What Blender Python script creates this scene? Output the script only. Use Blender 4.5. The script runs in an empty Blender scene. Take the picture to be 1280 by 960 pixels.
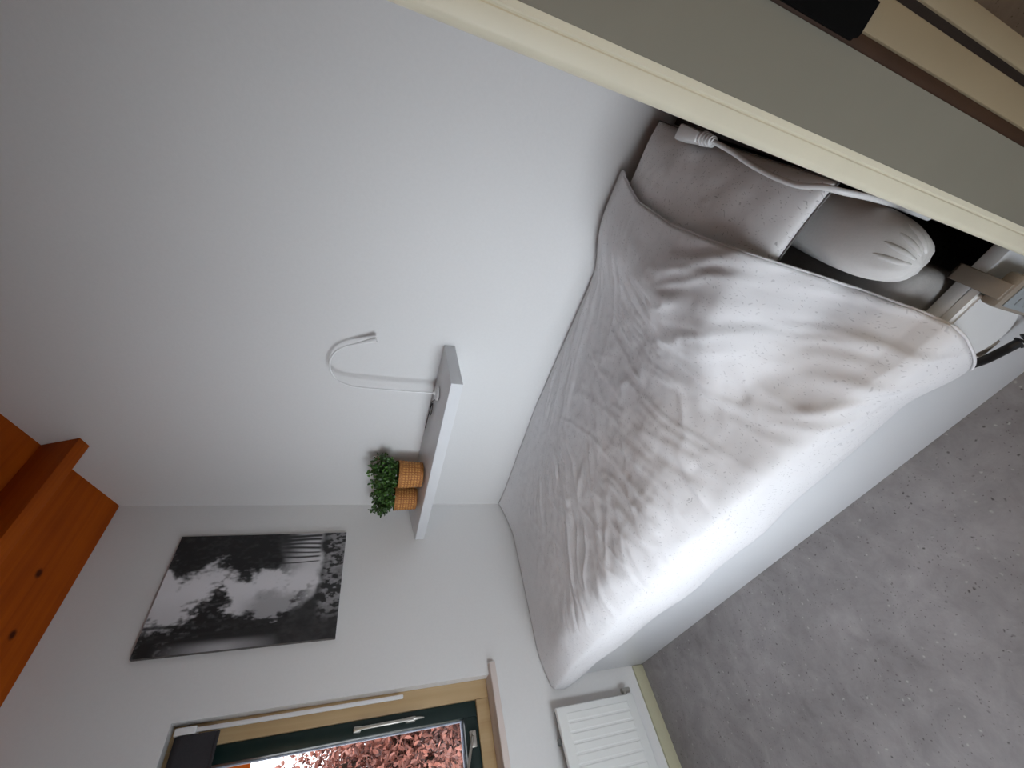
import bpy, bmesh, math, random
import numpy as np
from mathutils import Vector, Matrix

random.seed(7)
RNG = np.random.default_rng(11)
SC = bpy.context.scene
COL = SC.collection
PI = math.pi

# ------------------------------------------------------------------ camera
CAM_R = ((0.204049, 0.289260, -0.935250), (0.640965, -0.761580, -0.095703), (-0.739951, -0.579935, -0.340806))
CAM_P = (1.3564, 1.9806, 1.375)
cd = bpy.data.cameras.new('camera')
cam = bpy.data.objects.new('camera', cd)
COL.objects.link(cam)
cd.sensor_width = 36.0
cd.lens = 508.7122 / 1280.0 * 36.0
cd.clip_start = 0.02
cd.clip_end = 200
right, down, fwd = (Vector(r) for r in CAM_R)
m3 = Matrix((right, -down, -fwd)).transposed()
cam.matrix_world = Matrix.Translation(CAM_P) @ m3.to_4x4()
SC.camera = cam

# ------------------------------------------------------------------ world, lights, exposure
W = bpy.data.worlds.new('world')
SC.world = W
W.use_nodes = True
bg = W.node_tree.nodes['Background']
bg.inputs['Color'].default_value = (0.92, 0.96, 1.0, 1)
bg.inputs['Strength'].default_value = 2.8
vs = SC.view_settings
vs.view_transform = 'Standard'
vs.look = 'None'
vs.gamma = 1.0
vs.use_curve_mapping = False
vs.exposure = 0.0

WX = 2.60            # inner face of the left wall
DY = 2.03            # room face of the door wall
ZC0, SL = 2.344, 0.385   # ceiling: z = ZC0 + SL*y


def area_light(name, loc, direction, sx, sy, power, color, spread=PI):
    d = bpy.data.lights.new(name, 'AREA')
    d.shape = 'RECTANGLE'
    d.size, d.size_y = sx, sy
    d.energy = power
    d.color = color
    d.spread = spread
    o = bpy.data.objects.new(name, d)
    COL.objects.link(o)
    o.location = loc
    o.rotation_euler = Vector(direction).to_track_quat('-Z', 'Y').to_euler()
    return o


# added unseen light from the left, set in a made-up low window
area_light('added_daylight_left', (WX + 0.05, 1.20, 0.84), (-1, 0, 0), 0.90, 0.86, 6.7, (0.84, 0.92, 1.0), math.radians(72))
# added unseen key light, placed along the direction of the shelf shadow
area_light('added_daylight_door_wall', (2.25, DY + 0.05, 0.72), (0, -1, 0), 0.54, 0.86, 17.5, (0.84, 0.92, 1.0), math.radians(140))
# sky portal in the far window (guides sampling of the sky only)
pl = area_light('sky_portal', (1.30, -0.14, 1.31), (0, 1, 0), 0.90, 1.05, 1.0, (1, 1, 1))
pl.data.cycles.is_portal = True


# ------------------------------------------------------------------ node helpers
def srgb(r, g, b):
    f = lambda c: (c / 255 / 12.92) if c / 255 <= 0.04045 else ((c / 255 + 0.055) / 1.055) ** 2.4
    return (f(r), f(g), f(b), 1)


class NT:
    def __init__(self, name):
        self.m = bpy.data.materials.new(name)
        self.m.use_nodes = True
        self.t = self.m.node_tree
        self.p = self.t.nodes['Principled BSDF']
        self.out = self.t.nodes['Material Output']

    def n(self, typ, **kw):
        nd = self.t.nodes.new(typ)
        for k, v in kw.items():
            if k in nd.bl_rna.properties:
                setattr(nd, k, v)
            else:
                nd.inputs[k].default_value = v
        return nd

    def l(self, a, b):
        self.t.links.new(a, b)

    def coord(self, scale=(1, 1, 1), rot=(0, 0, 0)):
        tc = self.n('ShaderNodeTexCoord')
        mp = self.n('ShaderNodeMapping')
        mp.inputs['Scale'].default_value = scale
        mp.inputs['Rotation'].default_value = rot
        self.l(tc.outputs['Object'], mp.inputs['Vector'])
        return mp.outputs['Vector']

    def noise(self, vec, scale, detail=4, rough=0.55, dist=0):
        nd = self.n('ShaderNodeTexNoise')
        nd.inputs['Scale'].default_value = scale
        nd.inputs['Detail'].default_value = detail
        nd.inputs['Roughness'].default_value = rough
        nd.inputs['Distortion'].default_value = dist
        self.l(vec, nd.inputs['Vector'])
        return nd.outputs['Fac']

    def ramp(self, fac, stops):
        nd = self.n('ShaderNodeValToRGB')
        cr = nd.color_ramp
        while len(cr.elements) < len(stops):
            cr.elements.new(0.5)
        for e, (p, c) in zip(cr.elements, stops):
            e.position = p
            e.color = c if len(c) == 4 else (*c, 1)
        self.l(fac, nd.inputs['Fac'])
        return nd.outputs['Color']

    def mix(self, fac, a, b, mode='MIX'):
        nd = self.n('ShaderNodeMix', data_type='RGBA', blend_type=mode)
        for sock, v in ((nd.inputs[0], fac), (nd.inputs[6], a), (nd.inputs[7], b)):
            if isinstance(v, (int, float)):
                sock.default_value = v
            elif isinstance(v, tuple):
                sock.default_value = v if len(v) == 4 else (*v, 1)
            else:
                self.l(v, sock)
        return nd.outputs[2]

    def bump(self, h, strength, dist=0.01):
        nd = self.n('ShaderNodeBump')
        nd.inputs['Strength'].default_value = strength
        nd.inputs['Distance'].default_value = dist
        self.l(h, nd.inputs['Height'])
        self.l(nd.outputs['Normal'], self.p.inputs['Normal'])

    def base(self, c):
        if isinstance(c, tuple):
            self.p.inputs['Base Color'].default_value = c
        else:
            self.l(c, self.p.inputs['Base Color'])

    def set(self, rough=0.5, metal=0.0, spec=0.5):
        self.p.inputs['Roughness'].default_value = rough
        self.p.inputs['Metallic'].default_value = metal
        self.p.inputs['Specular IOR Level'].default_value = spec
        return self.m


def plain(name, c, rough=0.5, metal=0.0, var=0.04, scale=30, bump=0.0, spec=0.5):
    t = NT(name)
    v = t.coord()
    f = t.noise(v, scale, 5)
    lo = tuple(max(0, x * (1 - var)) for x in c[:3])
    hi = tuple(min(1, x * (1 + var)) for x in c[:3])
    t.base(t.ramp(f, [(0.3, lo), (0.7, hi)]))
    if bump:
        t.bump(f, bump, 0.003)
    return t.set(rough, metal, spec)


def wood(name, dark, light, knots=False, axis='x', rough=0.5, grain=26):
    t = NT(name)
    s = {'x': (0.7, grain, grain), 'y': (grain, 0.7, grain), 'z': (grain, grain, 0.7)}[axis]
    v = t.coord(s)
    f = t.noise(v, 1.0, 6, 0.6, 0.6)
    c = t.ramp(f, [(0.28, dark), (0.72, light)])
    v2 = t.coord((2.2, 2.2, 2.2))
    f2 = t.noise(v2, 1.3, 3)
    c = t.mix(0.35, c, t.ramp(f2, [(0.3, dark), (0.7, light)]))
    if knots:
        vo = t.n('ShaderNodeTexVoronoi')
        vo.inputs['Scale'].default_value = 6.5
        t.l(t.coord((0.8, 1.3, 0.0)), vo.inputs['Vector'])
        k = t.ramp(vo.outputs['Distance'], [(0.05, (0.9, 0.9, 0.9)), (0.11, (0, 0, 0))])
        c = t.mix(k, c, (dark[0] * 0.12, dark[1] * 0.10, dark[2] * 0.1))
    t.base(c)
    t.bump(f, 0.12, 0.002)
    return t.set(rough)


# ------------------------------------------------------------------ materials
M = {}
M['wall'] = plain('wall_paint', (0.76, 0.755, 0.75), 0.85, var=0.012, scale=90, bump=0.10, spec=0.2)
M['hall'] = plain('hall_paint', (0.62, 0.54, 0.43), 0.85, var=0.02, scale=60, bump=0.10, spec=0.2)
M['pine'] = wood('pine_boards', srgb(140, 56, 4), srgb(190, 92, 9), True, 'x', 0.65)
M['pine'].node_tree.nodes['Principled BSDF'].inputs['Specular IOR Level'].default_value = 0.15
M['panel'] = wood('added_bounce_cut_brown', (0.10, 0.055, 0.03), (0.17, 0.10, 0.055), False, 'z', 0.6)  # invented brown for unseen walls: less bounce, warmer fill
M['cream'] = plain('cream_gloss_paint', srgb(232, 226, 203), 0.42, var=0.03, scale=14, bump=0.03)
M['tan'] = plain('tan_post_paint', srgb(158, 142, 114), 0.5, var=0.03, scale=14)
M['lining'] = plain('grey_lining_paint', srgb(138, 134, 121), 0.5, var=0.02, scale=12)
M['brown'] = plain('brown_strip', srgb(66, 42, 24), 0.6, var=0.15, scale=24)
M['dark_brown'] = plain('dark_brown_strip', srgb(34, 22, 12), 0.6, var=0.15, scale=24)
M['black'] = plain('black_enamel', (0.003, 0.003, 0.003), 0.7, var=0.1, spec=0.1)
M['lacquer'] = plain('white_lacquer', (0.72, 0.73, 0.75), 0.32, var=0.012, scale=8)
M['white_plastic'] = plain('white_plastic', (0.80, 0.80, 0.80), 0.32, var=0.01)
M['grey_plastic'] = plain('grey_keypad', srgb(150, 158, 162), 0.5, var=0.04)
M['taupe_and_shade_plastic'] = plain('taupe_and_shade_plastic', srgb(150, 140, 128), 0.5, var=0.03)
M['cord'] = plain('black_rubber', (0.012, 0.012, 0.014), 0.42, var=0.1)
M['mattress'] = plain('mattress_cover', (0.46, 0.45, 0.44), 0.9, var=0.04, scale=160, bump=0.2, spec=0.1)
M['sheet'] = plain('plain_cotton', (0.74, 0.73, 0.72), 0.9, var=0.02, scale=200, bump=0.08, spec=0.1)
M['headboard'] = wood('dark_headboard', (0.022, 0.008, 0.005), (0.04, 0.016, 0.010), False, 'x', 0.5)
M['radiator'] = plain('radiator_enamel', (0.78, 0.79, 0.77), 0.35, var=0.01)
M['radiator_grey'] = plain('radiator_rear_steel', srgb(120, 124, 124), 0.5, var=0.03)
M['skirting'] = plain('skirting_paint', srgb(190, 186, 158), 0.5, var=0.03, scale=12)
M['frame_wood'] = wood('varnished_frame', srgb(176, 146, 104), srgb(204, 178, 138), False, 'z', 0.4)
M['sill'] = wood('pale_sill', srgb(214, 200, 193), srgb(230, 218, 211), False, 'x', 0.45)
M['sash'] = plain('dark_green_paint', (0.006, 0.020, 0.018), 0.35, var=0.1)
M['steel'] = plain('brushed_steel', (0.52, 0.50, 0.46), 0.35, 0.85, var=0.08)
M['bead'] = plain('glazing_spacer', (0.52, 0.58, 0.72), 0.4, var=0.02)
M['blind'] = plain('charcoal_blind_cloth', (0.030, 0.028, 0.032), 0.85, var=0.1, scale=120, bump=0.2)
M['bark'] = plain('bark', (0.055, 0.038, 0.030), 0.9, var=0.3, scale=18, bump=0.5)
M['stem'] = plain('green_stem', (0.05, 0.10, 0.02), 0.6, var=0.2)
M['soil'] = plain('dark_soil', (0.02, 0.014, 0.01), 0.95, var=0.3, scale=120, bump=0.5)


def leaf_mat(name, a, b, trans=0.25):
    t = NT(name)
    g = t.n('ShaderNodeNewGeometry')
    t.base(t.ramp(g.outputs['Random Per Island'], [(0.0, a), (0.55, b), (1.0, tuple(min(1, x * 1.6) for x in b[:3]))]))
    t.p.inputs['Subsurface Weight'].default_value = 0.0
    return t.set(0.42)


M['leaf'] = leaf_mat('plant_leaf', (0.010, 0.030, 0.006), (0.050, 0.120, 0.022))
M['red_leaf'] = leaf_mat('red_tree_leaf', (0.07, 0.02, 0.018), (0.42, 0.18, 0.14))
M['hedge_leaf'] = leaf_mat('hedge_leaf', (0.02, 0.045, 0.012), (0.08, 0.13, 0.04))


def fabric_mat(name, base, fleck, scale):
    t = NT(name)
    v = t.coord((1, 1, 1))
    nz = t.n('ShaderNodeTexNoise')
    nz.inputs['Scale'].default_value = 26
    t.l(v, nz.inputs['Vector'])
    wv = t.mix(0.05, v, nz.outputs['Color'])
    mp = t.n('ShaderNodeMapping')
    mp.inputs['Scale'].default_value = (1.0, 2.4, 1.0)
    mp.inputs['Rotation'].default_value = (0, 0, 0.6)
    t.l(wv, mp.inputs['Vector'])
    vo = t.n('ShaderNodeTexVoronoi')
    vo.inputs['Scale'].default_value = scale
    t.l(mp.outputs['Vector'], vo.inputs['Vector'])
    d = t.ramp(vo.outputs['Distance'], [(0.16, (1, 1, 1)), (0.30, (0, 0, 0))])
    sep = t.n('ShaderNodeSeparateColor')
    t.l(vo.outputs['Color'], sep.inputs['Color'])
    pick = t.ramp(sep.outputs[0], [(0.42, (0, 0, 0)), (0.5, (1, 1, 1))])
    k = t.mix(1.0, d, pick, 'MULTIPLY')
    f = t.noise(v, 9, 3)
    c = t.ramp(f, [(0.3, tuple(x * 0.97 for x in base)), (0.7, base)])
    t.base(t.mix(k, c, (*fleck, 1)))
    weave = t.noise(v, 700, 2)
    t.bump(weave, 0.12, 0.001)
    t.p.inputs['Sheen Weight'].default_value = 0.15
    return t.set(0.9, spec=0.1)


M['duvet'] = fabric_mat('flecked_duvet_cotton', (0.78, 0.77, 0.785), (0.58, 0.57, 0.585), 95)
M['pillow'] = fabric_mat('flecked_pillow_cotton', (0.82, 0.805, 0.81), (0.52, 0.505, 0.51), 105)


def floor_mat():
    t = NT('grey_stone_vinyl')
    v = t.coord()
    a = t.noise(v, 3.2, 6, 0.62, 0.6)
    b = t.noise(v, 13, 7, 0.7, 0.4)
    jn = t.n('ShaderNodeTexNoise')
    jn.inputs['Scale'].default_value = 60
    t.l(v, jn.inputs['Vector'])
    jv = t.mix(0.012, v, jn.outputs['Color'])
    c = t.ramp(a, [(0.30, srgb(127, 122, 124)), (0.70, srgb(164, 160, 161))])
    c = t.mix(0.40, c, t.ramp(b, [(0.30, srgb(112, 108, 110)), (0.72, srgb(178, 174, 174))]))
    for sc, thr, col, pk in ((75, 0.20, srgb(66, 60, 60), 0.86), (70, 0.20, srgb(184, 181, 178), 0.86), (150, 0.22, srgb(92, 86, 86), 0.75)):
        vo = t.n('ShaderNodeTexVoronoi')
        vo.inputs['Scale'].default_value = sc
        t.l(jv, vo.inputs['Vector'])
        d = t.ramp(vo.outputs['Distance'], [(thr * 0.5, (1, 1, 1)), (thr * 1.3, (0, 0, 0))])
        sep = t.n('ShaderNodeSeparateColor')
        t.l(vo.outputs['Color'], sep.inputs['Color'])
        p = t.ramp(sep.outputs[0], [(pk, (0, 0, 0)), (pk + 0.06, (0.8, 0.8, 0.8))])
        c = t.mix(t.mix(1.0, d, p, 'MULTIPLY'), c, col)
    t.base(c)
    t.bump(b, 0.06, 0.002)
    return t.set(0.62, spec=0.35)


M['floor'] = floor_mat()


def glass_mat():
    t = NT('window_glass')
    tr = t.n('ShaderNodeBsdfTransparent')
    gl = t.n('ShaderNodeBsdfGlossy')
    gl.inputs['Roughness'].default_value = 0.02
    fr = t.n('ShaderNodeFresnel')
    fr.inputs['IOR'].default_value = 1.45
    mx = t.n('ShaderNodeMixShader')
    t.l(fr.outputs['Fac'], mx.inputs['Fac'])
    t.l(tr.outputs['BSDF'], mx.inputs[1])
    t.l(gl.outputs['BSDF'], mx.inputs[2])
    t.l(mx.outputs['Shader'], t.out.inputs['Surface'])
    return t.m


M['glass'] = glass_mat()


def basket_mat():
    t = NT('woven_seagrass')
    v = t.coord((1, 1, 1))
    f = t.noise(v, 140, 3)
    c = t.ramp(f, [(0.3, srgb(132, 78, 34)), (0.55, srgb(188, 124, 62)), (0.75, srgb(226, 176, 106))])
    wa = t.n('ShaderNodeAttribute', attribute_name='weave')
    strand = t.ramp(wa.outputs['Fac'], [(0.1, srgb(120, 62, 26)), (0.9, srgb(222, 164, 92))])
    t.base(t.mix(0.55, c, strand))
    t.bump(f, 0.3, 0.002)
    return t.set(0.7)


M['basket'] = basket_mat()


def print_mat():
    t = NT('canvas_print')
    a = t.n('ShaderNodeVertexColor')
    a.layer_name = 'print'
    t.base(a.outputs['Color'])
    return t.set(0.55)


M['print'] = print_mat()
M['canvas_edge'] = plain('canvas_edge', (0.10, 0.09, 0.085), 0.7, var=0.4, scale=26)
M['facade'] = plain('pale_render', (0.72, 0.70, 0.66), 0.9, var=0.05, scale=4)
M['ground'] = plain('garden_ground', (0.22, 0.22, 0.16), 0.95, var=0.25, scale=1.2)
M['roof'] = plain('roof_tiles', (0.22, 0.10, 0.07), 0.8, var=0.2, scale=6)


# ------------------------------------------------------------------ mesh helpers
def mesh_obj(name, verts, faces, mat, parent=None, smooth=False):
    me = bpy.data.meshes.new(name)
    me.from_pydata([tuple(map(float, v)) for v in verts], [], [tuple(f) for f in faces])
    me.update()
    o = bpy.data.objects.new(name, me)
    COL.objects.link(o)
    if mat:
        me.materials.append(M[mat])
    if smooth:
        me.polygons.foreach_set('use_smooth', [True] * len(me.polygons))
    if parent:
        o.parent = parent
        o.matrix_parent_inverse = Matrix.Translation(-parent.location)
    return o


def bm_obj(name, bm, mat, parent=None, smooth=False, angle=None):
    bmesh.ops.recalc_face_normals(bm, faces=bm.faces)
    me = bpy.data.meshes.new(name)
    bm.to_mesh(me)
    bm.free()
    o = bpy.data.objects.new(name, me)
    COL.objects.link(o)
    me.materials.append(M[mat])
    if smooth:
        me.polygons.foreach_set('use_smooth', [True] * len(me.polygons))
        if angle:
            me.set_sharp_from_angle(angle=math.radians(angle))
    if parent:
        o.parent = parent
        o.matrix_parent_inverse = Matrix.Translation(-parent.location)
    return o


def tag(o, label, cat, group=None, kind=None):
    if label:
        o['label'] = label
    if cat:
        o['category'] = cat
    if group:
        o['group'] = group
    if kind:
        o['kind'] = kind
    return o


def thing(name, loc, label, cat, group=None, kind=None):
    o = bpy.data.objects.new(name, None)
    o.empty_display_size = 0.05
    COL.objects.link(o)
    o.location = loc
    return tag(o, label, cat, group, kind)


def add_box(bm, lo, hi, bevel=0.0, seg=2):
    vs = [bm.verts.new((x, y, z)) for x in (lo[0], hi[0]) for y in (lo[1], hi[1]) for z in (lo[2], hi[2])]
    idx = [(0, 1, 3, 2), (4, 6, 7, 5), (0, 4, 5, 1), (2, 3, 7, 6), (0, 2, 6, 4), (1, 5, 7, 3)]
    fs = [bm.faces.new([vs[i] for i in f]) for f in idx]
    if bevel:
        es = list({e for f in fs for e in f.edges})
        bmesh.ops.bevel(bm, geom=es, offset=bevel, segments=seg, affect='EDGES', profile=0.5)


def box(name, lo, hi, mat, parent=None, bevel=0.0, seg=2):
    bm = bmesh.new()
    add_box(bm, lo, hi, bevel, seg)
    return bm_obj(name, bm, mat, parent, smooth=bevel > 0, angle=35 if bevel > 0 else None)


def hexa(bm, pts, bevel=0.0):
    """eight points: bottom ring 0-3, top ring 4-7"""
    vs = [bm.verts.new(p) for p in pts]
    idx = [(0, 3, 2, 1), (4, 5, 6, 7), (0, 1, 5, 4), (1, 2, 6, 5), (2, 3, 7, 6), (3, 0, 4, 7)]
    fs = [bm.faces.new([vs[i] for i in f]) for f in idx]
    if bevel:
        es = list({e for f in fs for e in f.edges})
        bmesh.ops.bevel(bm, geom=es, offset=bevel, segments=2, affect='EDGES', profile=0.5)


def spline(pts, n):
    P = [Vector(p) for p in pts]
    P = [P[0] * 2 - P[1]] + P + [P[-1] * 2 - P[-2]]
    out = []
    segs = len(P) - 3
    for i in range(segs):
        a, b, c, d = P[i:i + 4]
        for k in range(n):
            t = k / n
            out.append(0.5 * ((2 * b) + (c - a) * t + (2 * a - 5 * b + 4 * c - d) * t * t + (3 * b - a - 3 * c + d) * t ** 3))
    out.append(P[-2])
    return out


def add_tube(bm, pts, radii, seg=10, cap=True):
    pts = [Vector(p) for p in pts]
    if not hasattr(radii, '__len__'):
        radii = [radii] * len(pts)
    t0 = (pts[1] - pts[0]).normalized()
    nrm = t0.orthogonal().normalized()
    rings = []
    for i, p in enumerate(pts):
        t = (pts[min(i + 1, len(pts) - 1)] - pts[max(i - 1, 0)]).normalized()
        nrm = (nrm - t * nrm.dot(t)).normalized()
        b = t.cross(nrm)
        rings.append([bm.verts.new(p + (nrm * math.cos(2 * PI * k / seg) + b * math.sin(2 * PI * k / seg)) * radii[i]) for k in range(seg)])
    for a, b in zip(rings, rings[1:]):
        for k in range(seg):
            bm.faces.new((a[k], a[(k + 1) % seg], b[(k + 1) % seg], b[k]))
    if cap:
        bm.faces.new(list(reversed(rings[0])))
        bm.faces.new(rings[-1])


def tube(name, pts, radii, mat, parent=None, seg=10):
    bm = bmesh.new()
    add_tube(bm, pts, radii, seg)
    return bm_obj(name, bm, mat, parent, smooth=True, angle=50)


def add_lathe(bm, prof, c, seg=32):
    rings = []
    for r, z in prof:
        rings.append([bm.verts.new((c[0] + r * math.cos(2 * PI * k / seg), c[1] + r * math.sin(2 * PI * k / seg), c[2] + z)) for k in range(seg)])
    for a, b in zip(rings, rings[1:]):
        for k in range(seg):
            bm.faces.new((a[k], a[(k + 1) % seg], b[(k + 1) % seg], b[k]))
    bm.faces.new(list(reversed(rings[0])))
    bm.faces.new(rings[-1])


def lathe(name, prof, c, mat, parent=None, seg=32, angle=40):
    bm = bmesh.new()
    add_lathe(bm, prof, c, seg)
    return bm_obj(name, bm, mat, parent, smooth=True, angle=angle)


def smooth01(a, b, x):
    t = np.clip((x - a) / (b - a), 0, 1)
    return t * t * (3 - 2 * t)


def vnoise(x, y, seed=0):
    """smooth value noise in -1..1"""
    r = np.random.default_rng(seed).uniform(-1, 1, (64, 64))
    xi, yi = np.floor(x).astype(int), np.floor(y).astype(int)
    fx, fy = x - xi, y - yi
    fx = fx * fx * fx * (fx * (fx * 6 - 15) + 10)
    fy = fy * fy * fy * (fy * (fy * 6 - 15) + 10)
    g = lambda a, b: r[a % 64, b % 64]
    return (g(xi, yi) * (1 - fx) + g(xi + 1, yi) * fx) * (1 - fy) + (g(xi, yi + 1) * (1 - fx) + g(xi + 1, yi + 1) * fx) * fy


def fbm(x, y, seed, octv=4):
    s, a, t = 0, 1.0, 0
    for i in range(octv):
        s = s + a * vnoise(x * 2 ** i, y * 2 ** i, seed + i)
        t += a
        a *= 0.5
    return s / t


def grid_faces(nu, nv):
    return [(i * nv + j, (i + 1) * nv + j, (i + 1) * nv + j + 1, i * nv + j + 1) for i in range(nu - 1) for j in range(nv - 1)]


# ------------------------------------------------------------------ room shell
def struct(o, label, cat):
    return tag(o, label, cat, kind='structure')


HT = 3.30
struct(box('floor', (-0.12, -0.02, -0.10), (2.75, 3.60, 0.0), 'floor'), 'grey stone-look vinyl floor', 'floor')
struct(box('wall_right', (-0.12, -0.25, -0.10), (0.0, DY + 0.1, HT), 'wall'), 'white painted long wall carrying the small shelf', 'wall')

# far wall with the window opening
OX0, OX1, OZ0, OZ1 = 0.845, 1.78, 0.735, 1.868
bm = bmesh.new()
WT = 0.25
for lo, hi in (((-0.0, -WT, -0.1), (OX0, 0, 2.62)), ((OX1, -WT, -0.1), (WX + 0.12, 0, 2.62)),
               ((OX0, -WT, -0.1), (OX1, 0, OZ0)), ((OX0, -WT, OZ1), (OX1, 0, 2.62))):
    add_box(bm, lo, hi)
bmesh.ops.remove_doubles(bm, verts=bm.verts, dist=1e-5)
struct(bm_obj('wall_back', bm, 'wall'), 'white painted end wall holding the window and the forest print', 'wall')

# left wall with an opening made for the added light (outside the picture)
bm = bmesh.new()
LY0, LY1, LZ0, LZ1 = 0.72, 1.68, 0.38, 1.30
for lo, hi in (((WX, -0.0, -0.1), (WX + 0.12, LY0, HT)), ((WX, LY1, -0.1), (WX + 0.12, 3.6, HT)),
               ((WX, LY0, -0.1), (WX + 0.12, LY1, LZ0)), ((WX, LY0, LZ1), (WX + 0.12, LY1, HT))):
    add_box(bm, lo, hi)
struct(bm_obj('wall_left', bm, 'panel'), 'unseen left wall, browned to cut bounced light, with an added low window', 'wall')

# door wall: right of the doorway, and above it, and left of it
JX0, JX1, DT = 0.945, 1.80, 0.10
bm = bmesh.new()
for lo, hi in (((0.0, DY, -0.1), (JX0 - 0.015, DY + DT, HT)), ((JX1 + 0.015, DY, -0.1), (1.95, DY + DT, HT)), ((2.55, DY, -0.1), (WX, DY + DT, HT)), ((1.95, DY, -0.1), (2.55, DY + DT, 0.28)), ((1.95, DY, 1.18), (2.55, DY + DT, HT)), ((JX0 - 0.015, DY, 2.10), (JX1 + 0.015, DY + DT, HT))):
    add_box(bm, lo, hi)
struct(bm_obj('wall_front', bm, 'panel'), 'partition wall behind the head of the bed, browned to cut bounced light', 'wall')

# sloping pine ceiling made of boards, fixed on an upper deck
bm = bmesh.new()
zc = lambda y: ZC0 + SL * y
hexa(bm, [(-0.12, -0.9, zc(-0.9) + 0.03), (WX + 0.12, -0.9, zc(-0.9) + 0.03), (WX + 0.12, DY + 0.1, zc(DY + 0.1) + 0.03), (-0.12, DY + 0.1, zc(DY + 0.1) + 0.03),
          (-0.12, -0.9, zc(-0.9) + 0.13), (WX + 0.12, -0.9, zc(-0.9) + 0.13), (WX + 0.12, DY + 0.1, zc(DY + 0.1) + 0.13), (-0.12, DY + 0.1, zc(DY + 0.1) + 0.13)])
ceil = struct(bm_obj('ceiling', bm, 'pine'), 'sloping ceiling of orange knotty pine boards', 'ceiling')
ys = [0.0, 0.318] + [0.318 + 0.29 * k for k in range(1, 6)] + [DY]
for a, b in zip(ys, ys[1:]):
    bm = bmesh.new()
    a2, b2 = a + 0.0015, b - 0.0015
    hexa(bm, [(0.0, a2, zc(a2)), (WX, a2, zc(a2)), (WX, b2, zc(b2)), (0.0, b2, zc(b2)),
              (0.0, a2, zc(a2) + 0.029), (WX, a2, zc(a2) + 0.029), (WX, b2, zc(b2) + 0.029), (0.0, b2, zc(b2) + 0.029)])
    bm_obj('board', bm, 'pine', ceil)

# purlin under the boards (at right angles to the slope)
sv = Vector((0, 1, SL)).normalized()
nv = Vector((0, SL, -1)).normalized()
c0 = Vector((0, 0.396, zc(0.396)))
bm = bmesh.new()
q = [c0 - sv * 0.050, c0, c0 + nv * 0.137, c0 - sv * 0.050 + nv * 0.137]
pts = [(0.0, p.y, p.z) for p in q] + [(WX, p.y, p.z) for p in q]
hexa(bm, [pts[0], pts[1], pts[2], pts[3], pts[4], pts[5], pts[6], pts[7]], 0.003)
struct(bm_obj('trim_1', bm, 'pine', smooth=True, angle=35), 'narrow pine purlin running under the sloping ceiling boards', 'beam')

# baseboard on the far wall
bm = bmesh.new()
add_box(bm, (0.902, 0.0, 0.0), (WX, 0.012, 0.056), 0.003)
struct(bm_obj('baseboard_back', bm, 'skirting', smooth=True, angle=35), 'low cream skirting board under the radiator', 'baseboard')

# hall behind the doorway
bm = bmesh.new()
add_box(bm, (-0.12, 3.50, -0.1), (WX, 3.60, HT))
add_box(bm, (-0.12, DY + DT, -0.1), (-0.02, 3.50, HT))
struct(bm_obj('wall_hall', bm, 'hall'), 'beige painted hall wall beyond the doorway', 'wall')
bm = bmesh.new()
add_box(bm, (0.0, DY + DT, -0.1), (JX0 - 0.10, DY + DT + 0.012, HT))
struct(bm_obj('wall_hall_partition', bm, 'hall'), 'beige painted hall side of the partition wall', 'wall')
bm = bmesh.new()
add_box(bm, (-0.12, DY + DT, 2.50), (WX, 3.60, 2.60))
struct(bm_obj('ceiling_hall', bm, 'hall'), 'flat hall ceiling', 'ceiling')


# ------------------------------------------------------------------ doorway
def profile_post(name, prof, z0, z1, mat, parent):
    """extrude a closed x,y profile from z0 to z1"""
    bm = bmesh.new()
    a = [bm.verts.new((x, y, z0)) for x, y in prof]
    b = [bm.verts.new((x, y, z1)) for x, y in prof]
    n = len(prof)
    for k in range(n):
        bm.faces.new((a[k], a[(k + 1) % n], b[(k + 1) % n], b[k]))
    bm.faces.new(a)
    bm.faces.new(list(reversed(b)))
    return bm_obj(name, bm, mat, parent, smooth=True, angle=30)


door = thing('door_1', (1.37, DY, 0), 'cream door frame with grey lining and brown seal strip', 'door frame', kind='structure')
# moulded casing facing the bed, seen end-on: edge 1.995 .. 2.023
for sx, xe in ((1, 0.951), (-1, JX1 - 0.006)):
    X = lambda d: xe - sx * d
    prof = [(X(0.000), 2.0235), (X(0.000), 2.0185), (X(0.0012), 2.0172), (X(0.0012), 2.0160), (X(0.0), 2.0148), (X(0.0), 2.0020), (X(0.0012), 1.9985), (X(0.004), 1.9960), (X(0.008), 1.9950),
            (X(0.030), 1.9965), (X(0.036), 2.0005), (X(0.042), 2.0015), (X(0.060), 2.0100), (X(0.070), 2.0120), (X(0.070), 2.0295), (X(0.024), 2.0295), (X(0.024), 2.0235)]
    profile_post('casing', prof, 0.0, 2.16, 'cream', door)
    xa, xb = sorted((X(0.0005), X(0.022)))
    box('lining', (xa, 2.0236, 0.0), (xb, 2.0880, 2.10), 'lining', door)
    xa, xb = sorted((X(0.004), X(0.022)))
    box('seal_strip', (xa, 2.0881, 0.0), (xb, 2.1000, 2.10), 'brown', door, 0.001)
    xa, xb = sorted((X(0.0), X(0.022)))
    box('rebate_post', (xa, 2.1001, 0.0), (xb, 2.1258, 2.10), 'tan', door, 0.0015)
    xa, xb = sorted((X(0.003), X(0.022)))
    box('dark_strip', (xa, 2.1259, 0.0), (xb, 2.1330, 2.10), 'dark_brown', door)  # narrow dark brown seal strip of the frame
    xa, xb = sorted((X(0.0), X(0.070)))
    box('hall_casing', (xa, 2.1331, 0.0), (xb, 2.1520, 2.16), 'tan', door, 0.003)
box('head_casing', (0.952, 1.998, 2.1005), (JX1 - 0.007, 2.029, 2.16), 'cream', door, 0.003)
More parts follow.
